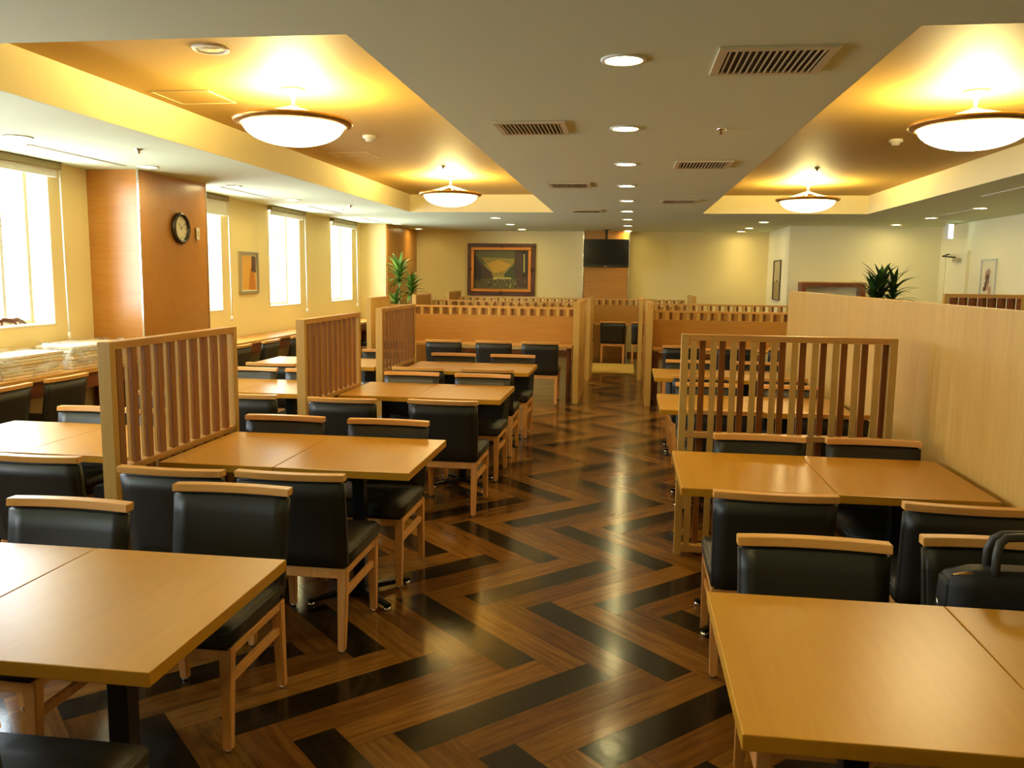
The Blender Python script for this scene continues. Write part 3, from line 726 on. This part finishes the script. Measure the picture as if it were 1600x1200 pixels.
obj('frame_ornament', bm, 'brown_frame', t)
obj('picture_backing', B((-PW+.137, PW-.137, -.012, -.003, -PH+.137, PH-.137)), 'dark_wood', t)
bm = bmesh.new(); a, b = PW-.138, PH-.138
poly(bm, [(-a, -b), (a, -b), (a, b), (-a, b)], .013, 0)
poly(bm, [(-a, .1), (a*.6, .1), (a*.6, b), (-a, b)], .0135, 2)
poly(bm, [(-.42, .25), (.3, .22), (.16, -.02), (-.2, -.06)], .014, 0)
poly(bm, [(-.3, .12), (-.05, .2), (.2, .1), (.06, -.03), (-.16, -.07)], .0145, 1)
poly(bm, [(-a, -b), (-.1, -b), (-.2, -.07), (-.42, .13), (-a+.02, .3), (-a, .32)], .015, 3)
poly(bm, [(-a, -b), (-a+.16, -b), (-a+.14, .02), (-a, .3)], .0155, 4)
poly(bm, [(.06, -.1), (.16, .02), (.28, .12), (.36, .12), (.36, -.25), (.06, -.25)], .0155, 5)
poly(bm, [(.27, -.25), (.44, -.25), (.44, b), (.28, b)], .016, 3)
poly(bm, [(.44, -.25), (a, -.25), (a, b), (.44, b)], .0162, 4)
poly(bm, [(.46, -.05), (.485, -.05), (.485, .32), (.46, .32)], .0166, 7)
poly(bm, [(-a, -b), (a, -b), (a, -.2), (.2, -.17), (-.2, -.17), (-a, -.22)], .0168, 6)
poly(bm, [(-.2, -.2), (.22, -.19), (.2, -.16), (-.12, -.15)], .0172, 7)
poly(bm, [(.28, -b+.04), (a, -b+.03), (a, -.16), (.36, -.14)], .0173, 3)
random.seed(3)
for k in range(46):
    x, z = random.uniform(-a+.05, a-.05), random.uniform(-b+.03, -.17); s = random.uniform(.008, .022)
    poly(bm, [(x-s*.5, z-s), (x+s*.5, z-s), (x+s*.3, z+s*1.3), (x-s*.3, z+s*1.3)], .0176+k*1e-5, random.choice((8, 8, 4, 4, 7, 3)))
obj('canvas', bm, ['paint_sky', 'paint_glow', 'paint_dusk', 'paint_house', 'paint_house_dark', 'paint_green', 'paint_street', 'paint_light', 'paint_red'], t)

def small_frame(nme, label, loc, rz, w_, h_, fm, f, pieces, mats, dep=.03):
    t = thing(nme, label, 'picture', loc, rz)
    obj('frame', frame_bm(w_, h_, f, -dep, -.001, .003), fm, t)
    bm = bmesh.new()
    for k, (pts, mi) in enumerate(pieces): poly(bm, pts, .006+.0006*k, mi)
    obj('artwork', bm, mats, t)
    return t
small_frame('framed_picture', 'small silver framed picture in yellow and brown between the left windows', (XL+.001, 10.44, 1.59), PI/2, .27, .27, 'silver_frame', .035,
    [([(-.24, -.24), (.24, -.24), (.24, .24), (-.24, .24)], 0), ([(-.23, -.23), (-.19, -.23), (-.19, .22), (-.23, .22)], 1), ([(-.18, -.22), (.22, -.22), (.22, .2), (-.18, .22)], 2),
     ([(.0, -.22), (.2, -.22), (.16, .02), (.05, .05)], 3), ([(.08, .02), (.22, .0), (.22, .21), (.1, .22)], 1)], ['art_paper', 'art_dark', 'art_yellow', 'art_orange'])
small_frame('sailing_picture', 'tall sepia picture of a sailing boat on the side wall of the alcove', (2.699, 16.1, 1.575), -PI/2, .36, .365, 'art_mast', .012,
    [([(-.35, -.35), (.35, -.35), (.35, .35), (-.35, .35)], 0), ([(-.35, -.03), (.35, -.03), (.35, .35), (-.35, .35)], 1), ([(-.12, -.03), (.12, -.03), (.1, .0), (-.1, .0)], 2),
     ([(-.06, .0), (-.05, .0), (-.05, .17), (-.06, .17)], 2), ([(.03, .0), (.04, .0), (.04, .15), (.03, .15)], 2), ([(.3, -.35), (.35, -.35), (.35, .35), (.3, .35)], 2)], ['art_sepia', 'art_sepia_light', 'art_mast'], .025)
random.seed(11)
blobs = [([(-.23, -.28), (.23, -.28), (.23, .28), (-.23, .28)], 0)]
for k in range(22):
    zc = random.uniform(-.15, .14); xc = random.uniform(-1, 1)*(.03+.08*(.16-zc)/.3); s = random.uniform(.03, .055)
    blobs.append(([(xc+s*math.cos(a*PI/3)*random.uniform(.7, 1.1), zc+s*math.sin(a*PI/3)) for a in range(6)], random.choice((1, 2, 3, 4, 2))))
small_frame('small_figure_picture', 'small pale picture with a coloured blotchy motif on the right wall', (XR-.001, 13.1, 1.62), -PI/2, .26, .31, 'white_frame', .02, blobs, ['art_paper', 'art_blue', 'art_pink', 'art_orange', 'art_dark'], .02)

# ------------------------------------------------------------------ television, exit sign, cabinet, plants
t = thing('television', 'black flat television hanging from the ceiling before the wood column', 'television', (-.455, 16.5, 2.045))
bm = bmesh.new(); box(bm, -.435, .435, -.03, .03, -.27, .27, bevel=.006); obj('body', bm, 'tv_black', t)
obj('screen', B((-.41, .41, -.0325, -.0305, -.22, .25)), 'tv_screen', t)
obj('bezel_mark', B((-.03, .03, -.0325, -.0305, -.253, -.247)), 'silver_frame', t)
bm = bmesh.new(); box(bm, -.025, .025, .035, .075, -.1, .453); box(bm, -.07, .07, .01, .1, .444, .453); box(bm, -.15, .15, .031, .045, -.12, .12); obj('ceiling_bracket', bm, 'clock_rim', t)
t = thing('exit_sign', 'glowing pale green lit exit sign box hanging by the right wall', 'sign', (4.88, 14.0, 2.36), .5)
bm = bmesh.new(); box(bm, -.06, .06, -.03, .03, -.12, .12, bevel=.004); obj('housing', bm, 'white_plastic', t)
obj('lit_face', B((-.05, .05, -.033, -.0305, -.11, .11)), 'exit_glow', t); obj('hanger', B((-.01, .01, -.01, .01, .12, .139)), 'chrome', t)
t = thing('display_cabinet', 'low wood framed glass cabinet against the alcove wall', 'cabinet', (3.4, 14.95, 0))
obj('frame', B((-.52, -.44, -.14, .148, 0, 1.54), (.44, .52, -.14, .148, 0, 1.54), (-.44, .44, -.14, .148, 1.48, 1.54), (-.44, .44, -.14, .148, 0, .5)), 'dark_wood', t)
obj('cabinet_top', B((-.53, .53, -.15, .148, 1.541, 1.56)), 'wood_x', t)
obj('back_panel', B((-.44, .44, .13, .147, .5, 1.48)), 'wall_white', t)
obj('pane', B((-.44, .44, -.1, -.095, .5, 1.48)), 'glass', t)

def leafstrip(bm, base, yaw, length, lift, droop, width, seg=7):
    d = Vector((math.cos(yaw), math.sin(yaw), 0)); s = Vector((-d.y, d.x, 0)); prev = None
    p = Vector(base); ang = lift
    for i in range(seg+1):
        q = i/seg; wv = width*(1-abs(2*q-.7)**2/2.2 if q < .85 else .35*(1-q)/.15+.02)
        wv = max(wv, .002)
        l, c, r = bm.verts.new(p-s*wv/2), bm.verts.new(p-Vector((0, 0, .12*wv))), bm.verts.new(p+s*wv/2)
        if prev:
            for A_, B_, C_, D_ in ((prev[0], prev[1], c, l), (prev[1], prev[2], r, c)):
                f = bm.faces.new((A_, B_, C_, D_)); f.smooth = True
        prev = (l, c, r)
        p = p+(d*math.cos(ang)+Vector((0, 0, math.sin(ang))))*length/seg; ang -= droop/seg
def plant(nme, label, loc, potm, crowns, lm, seed):
    random.seed(seed)
    t = thing(nme, label, 'plant', loc)
    bm = bmesh.new(); lathe(bm, [(0, 0), (.13, 0), (.15, .02), (.19, .36), (.2, .38), (.18, .38), (.17, .34), (0, .34)], 28); pt = obj('pot', bm, potm, t)
    bm = bmesh.new(); lathe(bm, [(0, .352), (.168, .352), (.168, .343), (0, .343)], 24); obj('soil', bm, 'soil', pt)
    bs = bmesh.new(); bl = bmesh.new()
    for (x, y, z0, z1, R, n) in crowns:
        tube(bs, [(x*.2, y*.2, .345), (x*.6, y*.6, z0*.6+.1), (x, y, z0), (x, y, z1)], [.022, .018, .014, .010], 7)
        for k in range(n):
            q = k/n; z = z0+(z1-z0)*q
            leafstrip(bl, (x, y, z), k*2.399+random.uniform(-.3, .3), R*random.uniform(.75, 1.1), .35+.95*q+random.uniform(-.15, .15), 1.5-.9*q+random.uniform(-.2, .3), .058*random.uniform(.8, 1.2))
    obj('stem', bs, 'stem', t); obj('foliage', bl, lm, t)
plant('potted_dracaena', 'tall potted plant with two tufts of strap leaves in the far left corner', (-3.98, 14.5, 0), 'pot_brown', [(-.02, 0, 1.42, 1.68, .38, 42), (.2, .02, 1.2, 1.42, .34, 34), (-.1, .05, 1.0, 1.14, .36, 20)], 'leaf', 5)
plant('potted_yucca', 'bushy dark green potted plant rising behind the tall wood panel', (3.68, 13.0, 0), 'pot_white', [(-.03, 0, 1.2, 1.56, .44, 56), (.16, .05, 1.2, 1.52, .42, 44), (-.14, -.04, 1.15, 1.46, .40, 36)], 'leaf_dark', 9)

# ------------------------------------------------------------------ briefcase
t = thing('briefcase', 'black fabric briefcase with upright handle standing on a right hand chair', 'bag', (1.185, 2.55, .455), .03)
bm = bmesh.new(); box(bm, -.25, .25, -.06, .06, 0, .315)
bmesh.ops.subdivide_edges(bm, edges=bm.edges[:], cuts=5, use_grid_fill=True)
for v in bm.verts:
    q = v.co.z/.315; e = abs(v.co.x)/.25
    v.co.y *= (1.08-.35*q)*(1-.15*e**4)
    if q > .85: v.co.z -= .022*e**6
    v.co.x *= 1-.03*q
bmesh.ops.bevel(bm, geom=[e for e in bm.edges if len(e.link_faces) == 2 and e.calc_face_angle(0) > .9], offset=.012, segments=3, affect='EDGES')
for f in bm.faces: f.smooth = True
bd = obj('bag_body', bm, 'bag_cloth', t)
bm = bmesh.new(); box(bm, -.19, .19, -.085, -.063, .03, .2, bevel=.01); pk = obj('front_pocket', bm, 'bag_cloth', t)
for yy in (-.03, .03):
    bm = bmesh.new()
    pts = [(-.11, yy, .27), (-.11, yy, .36), (-.10, yy*.7, .395), (-.08, yy*.5, .41), (0, yy*.4, .414), (.08, yy*.5, .41), (.10, yy*.7, .395), (.11, yy, .36), (.11, yy, .27)]
    tube(bm, pts, .013, 8, fixed=(0, 1, 0)); obj('handle', bm, 'bag_rubber', t)
bm = bmesh.new(); lathe(bm, [(0, 0), (.009, 0), (.007, .003), (0, .004)], 14)
for v in bm.verts: v.co = Vector((.16+v.co.x, -.0855-v.co.z, .14+v.co.y))
obj('badge', bm, 'chrome', pk)
bm = bmesh.new(); tube(bm, [(-.22, -.02, .293), (-.2, -.025, .30), (-.17, -.03, .304)], .005, 6); obj('zipper', bm, 'brass', t)
bm = bmesh.new(); tube(bm, [(-.262, -.02+.012*math.cos(a), .2+.02*math.sin(a)) for a in [k*PI/5 for k in range(10)]], .0025, 5, closed=True); obj('strap_ring', bm, 'chrome', t)
